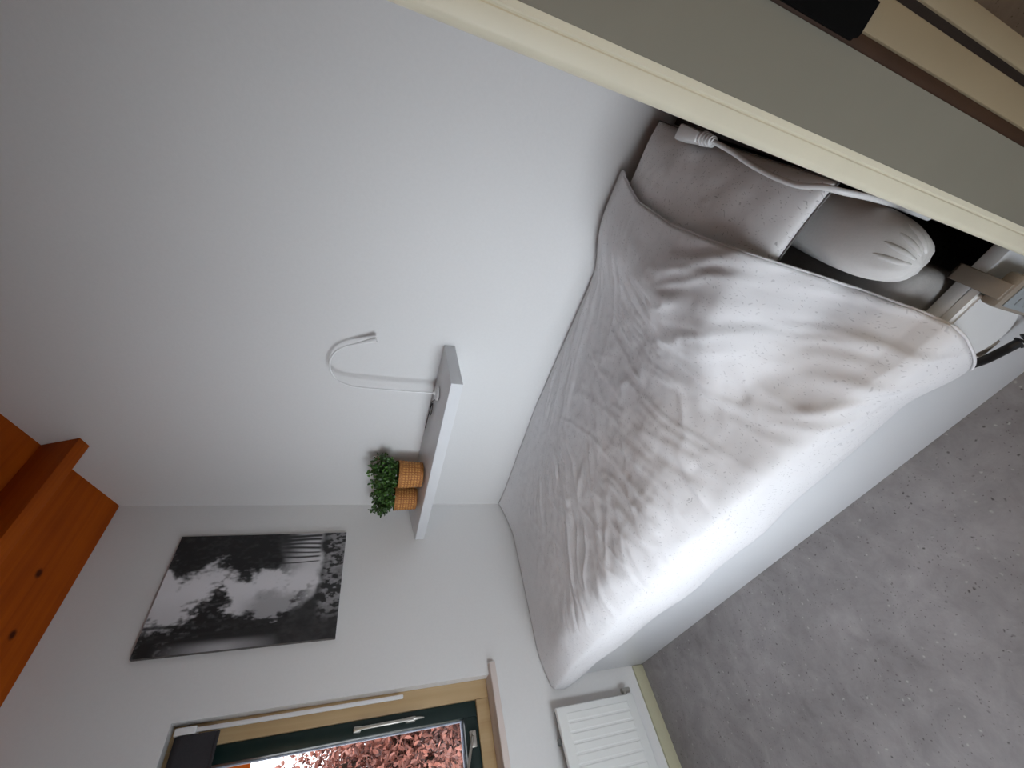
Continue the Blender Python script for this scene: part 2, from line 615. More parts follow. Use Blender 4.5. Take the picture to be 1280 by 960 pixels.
# black lock strike with a rounded lower corner
bm = bmesh.new()
out = [(2.0905, 1.20), (2.0905, 0.999)]
for k in range(7):
    a = PI + k / 6 * PI / 2
    out.append((2.0975 + 0.005 * math.cos(a), 0.998 + 0.005 * math.sin(a)))
out += [(2.1185, 0.9935), (2.1185, 1.20)]
f0 = [bm.verts.new((0.9512, y, z)) for y, z in out]
f1 = [bm.verts.new((0.9545, y, z)) for y, z in out]
for k in range(len(out)):
    j = (k + 1) % len(out)
    bm.faces.new((f0[k], f0[j], f1[j], f1[k]))
bm.faces.new(f0)
bm.faces.new(f1)
sp = bm_obj('strike_plate', bm, 'black', door)
sp['label'] = 'black metal strike plate'

# ------------------------------------------------------------------ far window
win = thing('window_1', (1.31, -0.07, OZ0), 'varnished timber window with dark green sash beside the forest print', 'window', kind='structure')
FX0, FX1, FZ0, FZ1 = OX0, OX1, 0.757, OZ1
FY0, FY1 = -0.120, -0.050
box('frame_post', (FX0, FY0, FZ0), (0.912, FY1, FZ1), 'frame_wood', win, 0.003)
box('frame_post', (FX1 - 0.067, FY0, FZ0), (FX1, FY1, FZ1), 'frame_wood', win, 0.003)
box('frame_rail', (0.912, FY0, FZ0), (FX1 - 0.067, FY1, 0.812), 'frame_wood', win, 0.003)
box('frame_rail', (0.912, FY0, FZ1 - 0.07), (FX1 - 0.067, FY1, FZ1), 'frame_wood', win, 0.003)
SX0, SX1, SZ0, SZ1 = 0.913, FX1 - 0.068, 0.813, FZ1 - 0.071
sash = box('sash', (SX0, -0.112, SZ0), (SX0 + 0.053, -0.056, SZ1), 'sash', win, 0.003)
sash['label'] = 'dark green casement sash'
box('sash', (SX1 - 0.058, -0.112, SZ0), (SX1, -0.056, SZ1), 'sash', win, 0.003)
box('sash', (SX0 + 0.053, -0.112, SZ0), (SX1 - 0.058, -0.056, SZ0 + 0.054), 'sash', win, 0.003)
box('sash', (SX0 + 0.053, -0.112, SZ1 - 0.058), (SX1 - 0.058, -0.056, SZ1), 'sash', win, 0.003)
GX0, GX1, GZ0, GZ1 = SX0 + 0.053, SX1 - 0.058, SZ0 + 0.054, SZ1 - 0.058
box('pane', (GX0, -0.092, GZ0), (GX1, -0.088, GZ1), 'glass', win)
box('spacer', (GX0, -0.102, GZ0), (GX1, -0.0925, GZ0 + 0.008), 'bead', win)
box('spacer', (GX0, -0.102, GZ0 + 0.008), (GX0 + 0.004, -0.0925, GZ1), 'bead', win)
# grip handle on the near stile
h = bpy.data.objects.new('handle', None)
bm = bmesh.new()
add_box(bm, (0.936, -0.056, 1.262), (0.952, -0.026, 1.288), 0.003)
add_box(bm, (0.936, -0.056, 1.062), (0.950, -0.026, 1.098), 0.003)
add_box(bm, (0.938, -0.034, 1.08), (0.949, -0.024, 1.275), 0.004)
add_tube(bm, [(0.9435, -0.03, 1.07), (0.9435, -0.03, 1.045), (0.9445, -0.034, 1.03)], [0.006, 0.004, 0.0025], 8)
bm_obj('handle', bm, 'steel', win, True, 40)
# casement stay on the bottom rail
bm = bmesh.new()
add_box(bm, (1.010, -0.056, 0.826), (1.062, -0.050, 0.852), 0.002)
add_tube(bm, [(1.030, -0.046, 0.842), (1.115, -0.036, 0.872), (1.24, -0.034, 0.875), (1.36, -0.034, 0.86)], 0.0055, 8)
add_tube(bm, [(1.022, -0.050, 0.838), (1.022, -0.036, 0.838)], 0.007, 10)
bm_obj('stay', bm, 'steel', win, True, 40)
# sill board
sill = box('sill', (0.808, -0.0, 0.731), (OX1 + 0.04, 0.032, 0.757), 'sill', win, 0.003)
sill['label'] = 'pale wooden sill board'
box('sill_bed', (OX0, FY1 - 0.03, 0.736), (OX1, 0.0, 0.7565), 'sill', win)

# roller blind in the window head
bl = thing('roller_blind', (0.9, -0.02, 1.80), 'charcoal roller blind rolled up under the window head', 'blind')
bm = bmesh.new()
add_tube(bm, [(0.885, -0.020, 1.822), (OX1 - 0.03, -0.020, 1.822)], 0.026, 20)
bm_obj('roll', bm, 'blind', bl, True, 50)
box('cloth', (0.886, 0.0035, 1.722), (OX1 - 0.031, 0.0060, 1.824), 'blind', bl)
box('hem_bar', (0.886, 0.0005, 1.716), (OX1 - 0.031, 0.0085, 1.727), 'blind', bl, 0.003)
box('bracket', (0.862, -0.046, 1.788), (0.884, 0.004, 1.850), 'white_plastic', bl, 0.003)
box('bracket', (OX1 - 0.029, -0.046, 1.788), (OX1 - 0.008, 0.004, 1.850), 'white_plastic', bl, 0.003)
bm = bmesh.new()
add_box(bm, (0.866, -0.012, 1.112), (0.880, 0.000, 1.790), 0.004)
o = bm_obj('pull_rod', bm, 'white_plastic', bl, True, 40)
o['label'] = 'white pull rod'

# made-up low window around the added left light
w2 = thing('added_window_left', (WX, 1.59, LZ0), 'unseen low white framed window added for the left light', 'window', kind='structure')
for lo, hi in (((WX, LY0, LZ0), (WX + 0.06, LY0 + 0.03, LZ1)), ((WX, LY1 - 0.03, LZ0), (WX + 0.06, LY1, LZ1)),
               ((WX, LY0 + 0.03, LZ0), (WX + 0.06, LY1 - 0.03, LZ0 + 0.03)), ((WX, LY0 + 0.03, LZ1 - 0.03), (WX + 0.06, LY1 - 0.03, LZ1))):
    box('frame', lo, hi, 'white_plastic', w2, 0.003)
box('pane', (WX + 0.054, LY0 + 0.03, LZ0 + 0.03), (WX + 0.057, LY1 - 0.03, LZ1 - 0.03), 'glass', w2)

# made-up glazed panel around the added key light
w3 = thing('added_window_door_wall', (2.25, DY, 0.28), 'unseen glazed panel beside the doorway, added for the key light', 'window', kind='structure')
for lo, hi in (((1.95, DY, 0.28), (1.98, DY + 0.06, 1.18)), ((2.52, DY, 0.28), (2.55, DY + 0.06, 1.18)),
               ((1.98, DY, 0.28), (2.52, DY + 0.06, 0.31)), ((1.98, DY, 1.15), (2.52, DY + 0.06, 1.18))):
    box('frame', lo, hi, 'white_plastic', w3, 0.003)
box('pane', (1.98, DY + 0.054, 0.31), (2.52, DY + 0.057, 1.15), 'glass', w3)

# ------------------------------------------------------------------ bed
RX0, RX1, RZ = 0.876, 0.901, 0.430
bed = thing('bed', (0.45, 1.0, 0), 'white boxed single bed with smooth side board against the wall', 'bed')
box('side_board', (RX0, 0.013, 0.0), (RX1, 2.028, RZ), 'lacquer', bed, 0.002)
box('side_board', (0.002, 0.013, 0.0), (0.022, 2.0, RZ), 'lacquer', bed, 0.002)
box('foot_board', (0.022, 0.013, 0.0), (RX0, 0.033, RZ), 'lacquer', bed, 0.002)
hb = box('headboard', (0.022, 2.008, 0.0), (RX0, 2.028, 0.56), 'headboard', bed, 0.002)  # dark board added here so the shaded gap behind the mattress reads dark
hb['label'] = 'dark brown headboard that also darkens the shaded gap'
for k in range(9):
    y0 = 0.08 + k * 0.205
    box('slat', (0.022, y0, 0.250), (RX0, y0 + 0.08, 0.268), 'headboard', bed)


def rounded_box(name, lo, hi, r, mat, parent=None, seg=5):
    return box(name, lo, hi, mat, parent, r, seg)


mt = rounded_box('mattress', (0.024, 0.036, 0.268), (0.868, 1.935, 0.495), 0.035, 'mattress')
tag(mt, 'grey covered mattress lying in the white bed box under the duvet', 'mattress')


def pillow(name, cx, cy, cz, hx, hy, up, dn, mat, rotz=0.0, seed=3, wr=0.004, pinch=0.10, n=72, mfun=None):
    """closed pillow: two puffed sheets joined along a seam"""
    u = np.linspace(-1, 1, n)
    U, V = np.meshgrid(u, u, indexing='ij')
    prof = (1 - np.abs(U) ** 3.0) * (1 - np.abs(V) ** 3.0)
    prof = np.clip(prof, 0, 1) ** 0.55
    shrinkx = 1 - pinch * 0.5 * (1 - np.abs(V) ** 2) * 0.5
    shrinky = 1 - pinch * 0.5 * (1 - np.abs(U) ** 2) * 0.5
    X = U * hx * shrinkx
    Y = V * hy * shrinky
    w = fbm(X * 9 + 3, Y * 9, seed) + 0.6 * fbm(X * 22, Y * 16 + 5, seed + 7)
    verts = []
    for s, h in ((1, up), (-1, dn)):
        Z = s * h * prof + (w * wr * prof if s > 0 else 0)
        if mfun is not None:
            Z = Z + mfun(X, Y)
        verts.append(np.stack([X, Y, Z], -1).reshape(-1, 3))
    F = grid_faces(n, n)
    N = n * n
    bm = bmesh.new()
    vsx = [bm.verts.new(p) for p in np.concatenate(verts)]
    for f in F:
        bm.faces.new([vsx[i] for i in f])
    for f in F:
        bm.faces.new([vsx[i + N] for i in reversed(f)])
    bmesh.ops.remove_doubles(bm, verts=bm.verts, dist=1e-5)
    o = bm_obj(name, bm, mat, None, True)
    o.location = (cx, cy, cz)
    o.rotation_euler = (0, 0, rotz)
    return o, X, Y


def bolster(name, c, hx, hy, hz, mat, n=64, m=40):
    verts = []
    for i in range(n + 1):
        t = -1 + 2 * i / n
        e = max(0.0, 1 - abs(t) ** 5) ** 0.42
        x = t * hx
        for k in range(m):
            a = 2 * PI * k / m
            ca, sa = math.cos(a), math.sin(a)
            g = 1 + 0.05 * smooth01(0.80, 0.97, t) * math.sin(a * 9 + 1.0) * (1 if e > 0 else 0)
            yy = hy * e * g * math.copysign(abs(ca) ** 0.85, ca)
            zz = hz * e * g * math.copysign(abs(sa) ** 0.85, sa)
            verts.append((x, yy, zz + 0.004 * math.sin(x * 9)))
    F = [(i * m + k, i * m + (k + 1) % m, (i + 1) * m + (k + 1) % m, (i + 1) * m + k) for i in range(n) for k in range(m)]
    o = mesh_obj(name, verts, [tuple(reversed(f)) for f in F], mat, None, True)
    o.location = c
    return o


p2 = bolster('pillow', (0.585, 1.936, 0.5485), 0.298, 0.061, 0.052, 'sheet')
tag(p2, 'plain smooth white pillow with gathered end, lower of the two', 'pillow')
# gathers at the end of the plain pillow
bm = bmesh.new()
for k in range(4):
    a = 0.5 + k * 0.42
    ca, sa = math.cos(a), math.sin(a)
    pts = []
    for q_ in range(7):
        t = 0.80 + q_ / 6 * 0.185
        e = max(0.0, 1 - abs(t) ** 5) ** 0.42
        pts.append((0.298 * t, 0.061 * e * ca, 0.052 * e * sa + 0.001))
    add_tube(bm, pts, [0.001, 0.003, 0.0045, 0.005, 0.005, 0.004, 0.002], 8)
g = bm_obj('gathered_end', bm, 'sheet', None, True)
g.parent = p2

p1, PX, PY = pillow('pillow', 0.382, 1.872, 0.632, 0.356, 0.130, 0.058, 0.020, 'pillow', 0.0, 5, 0.007, 0.12)
p1.rotation_euler = (0, -0.050, 0)
tag(p1, 'flecked white pillow tucked under the duvet edge against the wall', 'pillow')
# dark piped seam around the flecked pillow
bm = bmesh.new()
ring = []
for k in range(120):
    a = 2 * PI * k / 120
    ca, sa = math.cos(a), math.sin(a)
    mxx = max(abs(ca), abs(sa))
    uu, vv = ca / mxx, sa / mxx
    sx = 1 - 0.12 * 0.25 * (1 - vv * vv)
    sy = 1 - 0.12 * 0.25 * (1 - uu * uu)
    ring.append((uu * 0.356 * sx, vv * 0.130 * sy, 0.0))
add_tube(bm, ring + ring[:1], 0.0022, 6, False)
M['seam'] = plain('dark_seam', (0.16, 0.15, 0.15), 0.8)
sm = bm_obj('seam', bm, 'seam', None, True)
sm.parent = p1

# duvet ----------------------------------------------------------------
nu, nt, ns = 260, 150, 46
yh_x = [0.0, 0.05, 0.25, 0.45, 0.62, 0.72, 0.88, 0.96]
yh_y = [1.846, 1.844, 1.808, 1.812, 1.834, 1.850, 1.868, 1.878]
u = np.linspace(0, 1, nu)
xt = np.linspace(0.006, 0.925, nt)
hem_y = [0.0, 0.25, 0.8, 1.2, 1.6, 1.8, 1.9]
hem_z = [0.385, 0.372, 0.312, 0.298, 0.318, 0.305, 0.33]
XX = np.zeros((nu, nt + ns))
YY = np.zeros_like(XX)
ZZ = np.zeros_like(XX)
for j in range(nt + ns):
    yh = np.interp(xt[j], yh_x, yh_y) if j < nt else 1.873 - 0.070 * ((j - nt + 1) / ns)
    YY[:, j] = 0.012 + u * (yh - 0.012)
Y = YY[:, :nt]
Xg = np.broadcast_to(xt, Y.shape)
xc = np.interp(Y, [0.0, 0.9, 1.15, 1.35, 1.6, 1.9], [0.86, 0.85, 0.80, 0.62, 0.44, 0.40])
zw = np.interp(Y, [0, 0.4, 0.8, 1.5, 1.7, 1.9], [0.552, 0.572, 0.594, 0.594, 0.598, 0.618])
zcr = np.interp(Y, [0, 0.5, 1.0, 1.5, 1.9], [0.566, 0.580, 0.590, 0.616, 0.635])
zf = np.interp(Y, [0, 0.3, 1.0, 1.5, 1.75, 1.9], [0.515, 0.535, 0.545, 0.525, 0.495, 0.470])
left = zw + (zcr - zw) * np.sin(np.clip(Xg / xc, 0, 1) * PI / 2) ** 0.9
rr = np.clip((Xg - xc) / (0.925 - xc), 0, 1)
rightz = zcr - (zcr - zf) * rr ** 1.6
Zt = np.where(Xg < xc, left, rightz)
zp = 0.632 + 0.050 * (Xg - 0.382) + 0.030 + 0.046 * np.clip(1 - np.abs((Xg - 0.382) / 0.40) ** 3, 0, 1) ** 0.6
wp = smooth01(0.80, 0.72, Xg) * smooth01(1.48, 1.70, Y)
Zt = Zt + (np.maximum(zp, Zt) - Zt) * wp
foot = smooth01(-0.06, 0.46, Y)
zfoot = np.interp(Xg, [0, 0.06, 0.2, 0.8, 0.925], [0.560, 0.535, 0.505, 0.515, 0.490])
Zt = zfoot + (Zt - zfoot) * foot
XX[:, :nt] = Xg
ZZ[:, :nt] = Zt
hem = np.interp(YY[:, -1], hem_y, hem_z)
for k in range(ns):
    t = (k + 1) / ns
    j = nt + k
    ze = Zt[:, -1]
    ZZ[:, j] = ze + (hem - ze) * t
    bulge = 0.935 + 0.016 * math.sin(t * PI * 0.9) - 0.014 * t
    XX[:, j] = bulge + 0.003 * np.sin(YY[:, j] * 17 + 0.6 * np.sin(YY[:, j] * 5)) * t


def gsm(A, sig, ax):
    r = int(3 * sig)
    k = np.exp(-0.5 * (np.arange(-r, r + 1) / sig) ** 2)
    k /= k.sum()
    P = np.pad(A, [(r, r) if a == ax else (0, 0) for a in (0, 1)], mode='reflect', reflect_type='odd')
    return np.apply_along_axis(lambda v: np.convolve(v, k, 'valid'), ax, P)


for A in (XX, ZZ):
    A[:] = gsm(gsm(A, 5, 0), 3.2, 1)
# folds: arc-length across the bed (S) and length (L)
S = np.cumsum(np.sqrt(np.diff(XX, axis=1, prepend=XX[:, :1]) ** 2 + np.diff(ZZ, axis=1, prepend=ZZ[:, :1]) ** 2), axis=1)
L = YY
warp = 0.10 * fbm(S * 2.2 + 7, L * 2.2, 41, 3)
d = L + 0.42 * (S - 0.4) * smooth01(1.75, 1.0, L) + warp        # folds run across, leaning to the foot
r1 = 1 - np.abs(fbm(S * 1.7 + 3, d * 10, 51, 3)) * 2.2
r1 = np.clip(r1, 0, 1) ** 2
mask1 = smooth01(0.12, 0.35, S) * smooth01(1.02, 0.80, S) * smooth01(0.30, 0.75, L) * smooth01(1.80, 1.5, L)
r2 = 1 - np.abs(fbm(S * 2.2 + 13, (L - 0.10 * S + warp) * 11, 71, 3)) * 2.0
r2 = np.clip(r2, 0, 1) ** 2
mask2 = smooth01(0.40, 0.62, S) * smooth01(1.20, 0.98, S) * smooth01(1.42, 1.60, L)
r3 = 1 - np.abs(fbm((S + 0.35 * (L - 1.2)) * 13, L * 1.6 + 9, 91, 3)) * 2.0
r3 = np.clip(r3, 0, 1) ** 2
mask3 = smooth01(0.36, 0.16, S) * smooth01(0.75, 1.0, L) * smooth01(1.85, 1.6, L)
r4 = 1 - np.abs(fbm((d + 0.05 * warp) * 21, S * 3.0, 97, 2)) * 2.6
r4 = np.clip(r4, 0, 1) ** 2.6
r5 = np.clip(1 - np.abs(fbm((L - 0.35 * S + 0.6 * warp) * 15, S * 2.6 + 4, 121, 3)) * 3.0, 0, 1) ** 1.6
brk = smooth01(-0.25, 0.35, fbm(S * 4 + 2, L * 4, 131, 2))
disp = 0.007 * r1 * mask1 + 0.008 * r2 * mask2 + 0.010 * r3 * mask3 + 0.0085 * r4 * mask1 * brk + 0.009 * r5 * mask2 * brk
disp = disp + 0.0055 * r5 * mask1 * (1 - brk) + 0.003 * fbm(S * 6, L * 6, 33, 3) * smooth01(0.0, 0.2, L)
disp = disp + 0.0022 * fbm(S * 26, L * 26, 35, 2) * smooth01(0.05, 0.4, L) * smooth01(1.2, 0.9, S)
Pp = np.stack([XX, YY, ZZ], -1)
du = np.gradient(Pp, axis=0)
dv = np.gradient(Pp, axis=1)
Nn = np.cross(dv, du)
Nn /= np.linalg.norm(Nn, axis=-1, keepdims=True) + 1e-9
if Nn[nu // 2, nt // 2, 2] < 0:
    Nn = -Nn
edge = smooth01(0, 0.05, S)
Pp = Pp + Nn * (disp * edge)[..., None]
Pp[..., 0] = np.maximum(Pp[..., 0], 0.004)
hang = np.arange(nt + ns) >= nt - 2
Pp[:, hang, 0] = np.maximum(Pp[:, hang, 0], 0.918) + 0.020 * smooth01(1.68, 1.80, Pp[:, hang, 1])
# thin under-sheet so the duvet is a solid, padded quilt
inner = Pp - Nn * 0.010
inner[..., 0] = np.maximum(inner[..., 0], 0.003)
V = np.concatenate([Pp.reshape(-1, 3), inner.reshape(-1, 3)])
n2 = nt + ns
F = grid_faces(nu, n2)
N0 = nu * n2
faces = [tuple(reversed(f)) for f in F] + [tuple(i + N0 for i in f) for f in F]
for i in range(nu - 1):
    faces.append((i * n2, (i + 1) * n2, (i + 1) * n2 + N0, i * n2 + N0))
    a, b = i * n2 + n2 - 1, (i + 1) * n2 + n2 - 1
    faces.append((a, a + N0, b + N0, b))
for j in range(n2 - 1):
    faces.append((j, j + N0, j + 1 + N0, j + 1))
    a = (nu - 1) * n2 + j
    faces.append((a, a + 1, a + 1 + N0, a + N0))
dv_o = mesh_obj('duvet', V, faces, 'duvet', None, True)
tag(dv_o, 'rumpled white duvet with fine grey flecks spread over the bed', 'duvet')
# piped hem along the pillow end
hp = [Vector(Pp[-1, j]) + Vector((0, 0.002, -0.004)) for j in range(2, nt + ns, 4)]
bm = bmesh.new()
add_tube(bm, hp, 0.0026, 6)
hm = bm_obj('hem', bm, 'duvet', None, True)
hm.parent = dv_o

# white power cable with coupler behind the pillows
cab = thing('power_cable', (0.36, 2.0, 0.66), 'thick white power cable with ribbed plug lying across the pillows', 'cable')
pth = spline([(0.430, 1.996, 0.698), (0.50, 1.990, 0.694), (0.585, 1.979, 0.690), (0.690, 1.976, 0.690), (0.745, 1.987, 0.686), (0.770, 1.991, 0.664), (0.782, 1.9965, 0.620), (0.782, 1.9995, 0.560), (0.780, 2.0005, 0.46)], 8)
tube('flex', pth, 0.0052, 'white_plastic', cab, 12)
bm = bmesh.new()
hexa(bm, [(0.300, 1.974, 0.675), (0.385, 1.982, 0.680), (0.385, 2.006, 0.680), (0.300, 2.010, 0.675),
          (0.300, 1.974, 0.716), (0.385, 1.982, 0.714), (0.385, 2.006, 0.714), (0.300, 2.010, 0.716)], 0.006)
bm_obj('plug', bm, 'white_plastic', cab, True, 40)
for k in range(4):
    x = 0.390 + k * 0.0105
    r = 0.0155 - k * 0.0012
    tube('rib', [(x, 1.995, 0.697), (x + 0.006, 1.9952, 0.697)], r, 'white_plastic', cab, 16)
tube('strain_relief', [(0.383, 1.994, 0.697), (0.434, 1.996, 0.698)], [0.0095, 0.0075], 'white_plastic', cab, 12)

# ------------------------------------------------------------------ bed hand control on the side board
hc = thing('bed_hand_control', (0.915, 1.90, 0.33), 'white bed hand control hooked on the side board with black coiled cord', 'hand control')
# rounded white holder plate
bm = bmesh.new()
out = []
c = (1.868, 0.345)
for k in range(25):
    a = -PI * 0.02 - k / 24 * PI * 0.86
    out.append((c[0] + 0.064 * math.cos(a), c[1] + 0.085 * math.sin(a)))
out += [(1.806, 0.4295), (1.932, 0.4295)]
a0 = [bm.verts.new((0.9025, y, z)) for y, z in out]
a1 = [bm.verts.new((0.921, y, z)) for y, z in out]
n = len(out)
for k in range(n):
    bm.faces.new((a0[k], a0[(k + 1) % n], a1[(k + 1) % n], a1[k]))
bm.faces.new(a0)
bm.faces.new(a1)
bmesh.ops.bevel(bm, geom=[e for e in bm.edges if all(abs(v.co.x - 0.921) < 1e-6 for v in e.verts)], offset=0.006, segments=3, affect='EDGES')
bm_obj('holder', bm, 'white_plastic', hc, True, 40)
box('ribbed_base', (0.9025, 1.822, 0.238), (0.918, 1.862, 0.262), 'taupe_and_shade_plastic', hc, 0.003)
# hook over the board
bm = bmesh.new()
add_box(bm, (0.862, 1.930, 0.4315), (0.945, 1.957, 0.4365), 0.0015)
add_box(bm, (0.862, 1.930, 0.400), (0.8675, 1.957, 0.4365), 0.0015)
hk = bm_obj('hook', bm, 'taupe_and_shade_plastic', hc, True, 40)
box('handset', (0.9220, 1.918, 0.250), (0.9485, 1.973, 0.4314), 'taupe_and_shade_plastic', hc, 0.006)  # taupe here stands for shade on the top end of the handset
kp = box('keypad', (0.9486, 1.924, 0.262), (0.9510, 1.968, 0.420), 'grey_plastic', hc, 0.001)
kp['label'] = 'grey keypad'
for k in range(5):
    for s in (0, 1):
        box('button', (0.9511, 1.931 + s * 0.018, 0.282 + k * 0.026), (0.9526, 1.943 + s * 0.018, 0.296 + k * 0.026), 'grey_plastic', hc, 0.0005)
# cord: straight black sleeve, then coil
bm = bmesh.new()
sl = spline([(0.932, 1.812, 0.280), (0.932, 1.826, 0.258), (0.930, 1.850, 0.232), (0.932, 1.872, 0.222)], 8)
add_tube(bm, sl, 0.0085, 12)
bm_obj('sleeve', bm, 'cord', hc, True, 40)
axis = spline([(0.932, 1.868, 0.223), (0.935, 1.895, 0.222), (0.940, 1.925, 0.235), (0.944, 1.952, 0.262), (0.944, 1.972, 0.30)], 60)
hel = []
turns = 11
nrm = Vector((1, 0, 0))
for i, p in enumerate(axis):
    t = (axis[min(i + 1, len(axis) - 1)] - axis[max(i - 1, 0)]).normalized()
    nrm = (nrm - t * nrm.dot(t)).normalized()
    b = t.cross(nrm)
    a = 2 * PI * turns * i / (len(axis) - 1)
    hel.append(p + (nrm * math.cos(a) + b * math.sin(a)) * 0.0085)
bm = bmesh.new()
add_tube(bm, hel, 0.0026, 6)
bm_obj('coiled_cord', bm, 'cord', hc, True)

# ------------------------------------------------------------------ wall shelf
sh = [(0.001, 1.080, 1.090), (0.232, 1.073, 1.082), (0.214, 0.004, 1.050), (0.001, 0.004, 1.086)]
SHT = 0.045
bm = bmesh.new()
hexa(bm, [(x, y, z - SHT) for x, y, z in sh] + list(sh), 0.0015)
shelf = bm_obj('wall_shelf', bm, 'lacquer', None, True, 35)
tag(shelf, 'thick white floating shelf fixed in the wall corner above the bed', 'shelf')


def shelf_z(x, y):
    t = y / 1.08
    a = sh[3][2] + (sh[0][2] - sh[3][2]) * t
    b = sh[2][2] + (sh[1][2] - sh[2][2]) * t
    return a + (b - a) * min(1, x / 0.222)


# gooseneck lamp
LXp, LYp = 0.080, 0.892
zb = shelf_z(LXp, LYp)
lamp = thing('reading_lamp', (LXp, LYp, zb), 'slim white gooseneck reading lamp standing on the shelf', 'lamp')
lathe('base', [(0.030, 0.0), (0.030, 0.006), (0.026, 0.010), (0.010, 0.013), (0.005, 0.022)], (LXp, LYp, zb + 0.0005), 'white_plastic', lamp)
stem = spline([(LXp, LYp, zb + 0.018), (0.080, 0.888, 1.20), (0.080, 0.887, 1.298), (0.078, 0.886, 1.40), (0.072, 0.893, 1.446), (0.062, 0.905, 1.477), (0.050, 0.935, 1.498), (0.044, 0.975, 1.500), (0.042, 1.015, 1.484), (0.042, 1.045, 1.452), (0.042, 1.062, 1.415)], 8)
tube('gooseneck', stem, 0.0034, 'white_plastic', lamp, 10)
hd = [Vector((0.042, 1.060, 1.420)), Vector((0.042, 1.071, 1.395)), Vector((0.042, 1.082, 1.370)), Vector((0.042, 1.092, 1.346))]
tube('lamp_head', hd, [0.0042, 0.006, 0.009, 0.011], 'white_plastic', lamp, 16)
bm = bmesh.new()
cz = lambda x, y: shelf_z(x, y) + 0.003
add_tube(bm, spline([(x, y, cz(x, y)) for x, y in ((0.075, 0.86), (0.055, 0.83), (0.030, 0.80), (0.022, 0.76), (0.040, 0.73), (0.055, 0.76), (0.040, 0.80), (0.020, 0.72), (0.014, 0.62))], 8), 0.0018, 6)
bm_obj('cord', bm, 'cord', lamp, True)


# potted plants
def basket_pot(cx, cy, r0, r1, h, parent):
    seg, rows = 96, 24
    zb = shelf_z(cx, cy) + 0.001
    verts, shade = [], []
    for i in range(rows + 1):
        t = i / rows
        r = r0 + (r1 - r0) * t
        for k in range(seg):
            a = 2 * PI * k / seg
            over = 1.0 if ((k + i) // 3 + (k - i) // 3) % 2 else -1.0     # diagonal twill weave
            w = 0.0014 * over * (1 if 0 < i < rows else 0)
            verts.append((cx + (r + w) * math.cos(a), cy + (r + w) * math.sin(a), zb + h * t))
            shade.append(0.5 + 0.5 * over if 2 < i < rows - 3 else 0.35)
    F = [(i * seg + k, i * seg + (k + 1) % seg, (i + 1) * seg + (k + 1) % seg, (i + 1) * seg + k) for i in range(rows) for k in range(seg)]
    # rim and inner wall
    base = len(verts)
    for rr, zz in ((r1 + 0.002, h + 0.002), (r1 - 0.004, h + 0.002), (r1 - 0.006, h - 0.012)):
        for k in range(seg):
            a = 2 * PI * k / seg
            verts.append((cx + rr * math.cos(a), cy + rr * math.sin(a), zb + zz))
    prev = rows * seg
    for q_ in range(3):
        cur = base + q_ * seg
        F += [(prev + k, prev + (k + 1) % seg, cur + (k + 1) % seg, cur + k) for k in range(seg)]
        prev = cur
    F.append(tuple(range(seg - 1, -1, -1)))
    o = mesh_obj('basket_pot', verts, F, 'basket', parent, True)
    at_ = o.data.attributes.new('weave', 'FLOAT', 'POINT')
    at_.data.foreach_set('value', np.array(shade + [0.35] * (len(verts) - len(shade)), dtype=np.float32))
    lathe('soil', [(r1 - 0.0075, h - 0.018), (r1 - 0.0075, h - 0.012)], (cx, cy, zb), 'soil', parent)
    return zb + h


def leaf_cloud(name, centers, size, mat, parent, up=0.3, seed=1, fold=0.25, wide=0.36):
    rng = random.Random(seed)
    vs, fs = [], []
    for c, s in centers:
        d = Vector((rng.gauss(0, 1), rng.gauss(0, 1), rng.gauss(0, 1) + up)).normalized()
        n = d.orthogonal().normalized()
        n.rotate(Matrix.Rotation(rng.uniform(0, 2 * PI), 3, d))
        b = d.cross(n)
        L_ = size * s
        wv = L_ * wide
        c = Vector(c)
        i = len(vs)
        vs += [c, c + d * L_ * 0.35 + n * wv - b * L_ * fold * 0.2, c + d * L_ * 0.75 + n * wv * 0.7 - b * L_ * fold * 0.2, c + d * L_, c + d * L_ * 0.75 - n * wv * 0.7 - b * L_ * fold * 0.2,
               c + d * L_ * 0.35 - n * wv - b * L_ * fold * 0.2, c + d * L_ * 0.5 + b * L_ * fold * 0.1]
        m = i + 6
        fs += [(i, i + 1, m), (i + 1, i + 2, m), (i + 2, i + 3, m), (i + 3, i + 4, m), (i + 4, i + 5, m), (i + 5, i, m)]
    o = mesh_obj(name, vs, fs, mat, parent)
    o['kind'] = 'stuff'
    return o


def plant(cx, cy, r0, r1, h, fr, fh, label, seed):
    t = thing('potted_plant', (cx, cy, shelf_z(cx, cy)), label, 'plant', 'potted plants on the shelf')
    top = basket_pot(cx, cy, r0, r1, h, t)
    rng = random.Random(seed)
    bm = bmesh.new()
    cs = []
    for k in range(46):
        a = rng.uniform(0, 2 * PI)
        rad = fr * math.sqrt(rng.random())
        hh = fh * (0.45 + 0.55 * rng.random()) * (1 - 0.45 * (rad / fr) ** 2)
        p0 = Vector((cx + rad * 0.35 * math.cos(a), cy + rad * 0.35 * math.sin(a), top - 0.013))
        p1 = Vector((cx + rad * 0.75 * math.cos(a), cy + rad * 0.75 * math.sin(a), top + hh * 0.55))
        p2_ = Vector((max(0.018, cx + rad * math.cos(a)), max(0.018, cy + rad * math.sin(a)), top + hh))
        pts = spline([p0, p1, p2_], 5)
        add_tube(bm, pts, [0.0014] * len(pts), 4)
        for p in pts[3:]:
            for _ in range(4):
                cs.append(((max(0.016, p.x + rng.gauss(0, 0.007)), max(0.016, p.y + rng.gauss(0, 0.007)), p.z + rng.gauss(0, 0.006)), rng.uniform(0.6, 1.15)))
    bm_obj('stem', bm, 'stem', t)
    leaf_cloud('foliage', cs, 0.017, 'leaf', t, 0.7, seed)
    return t


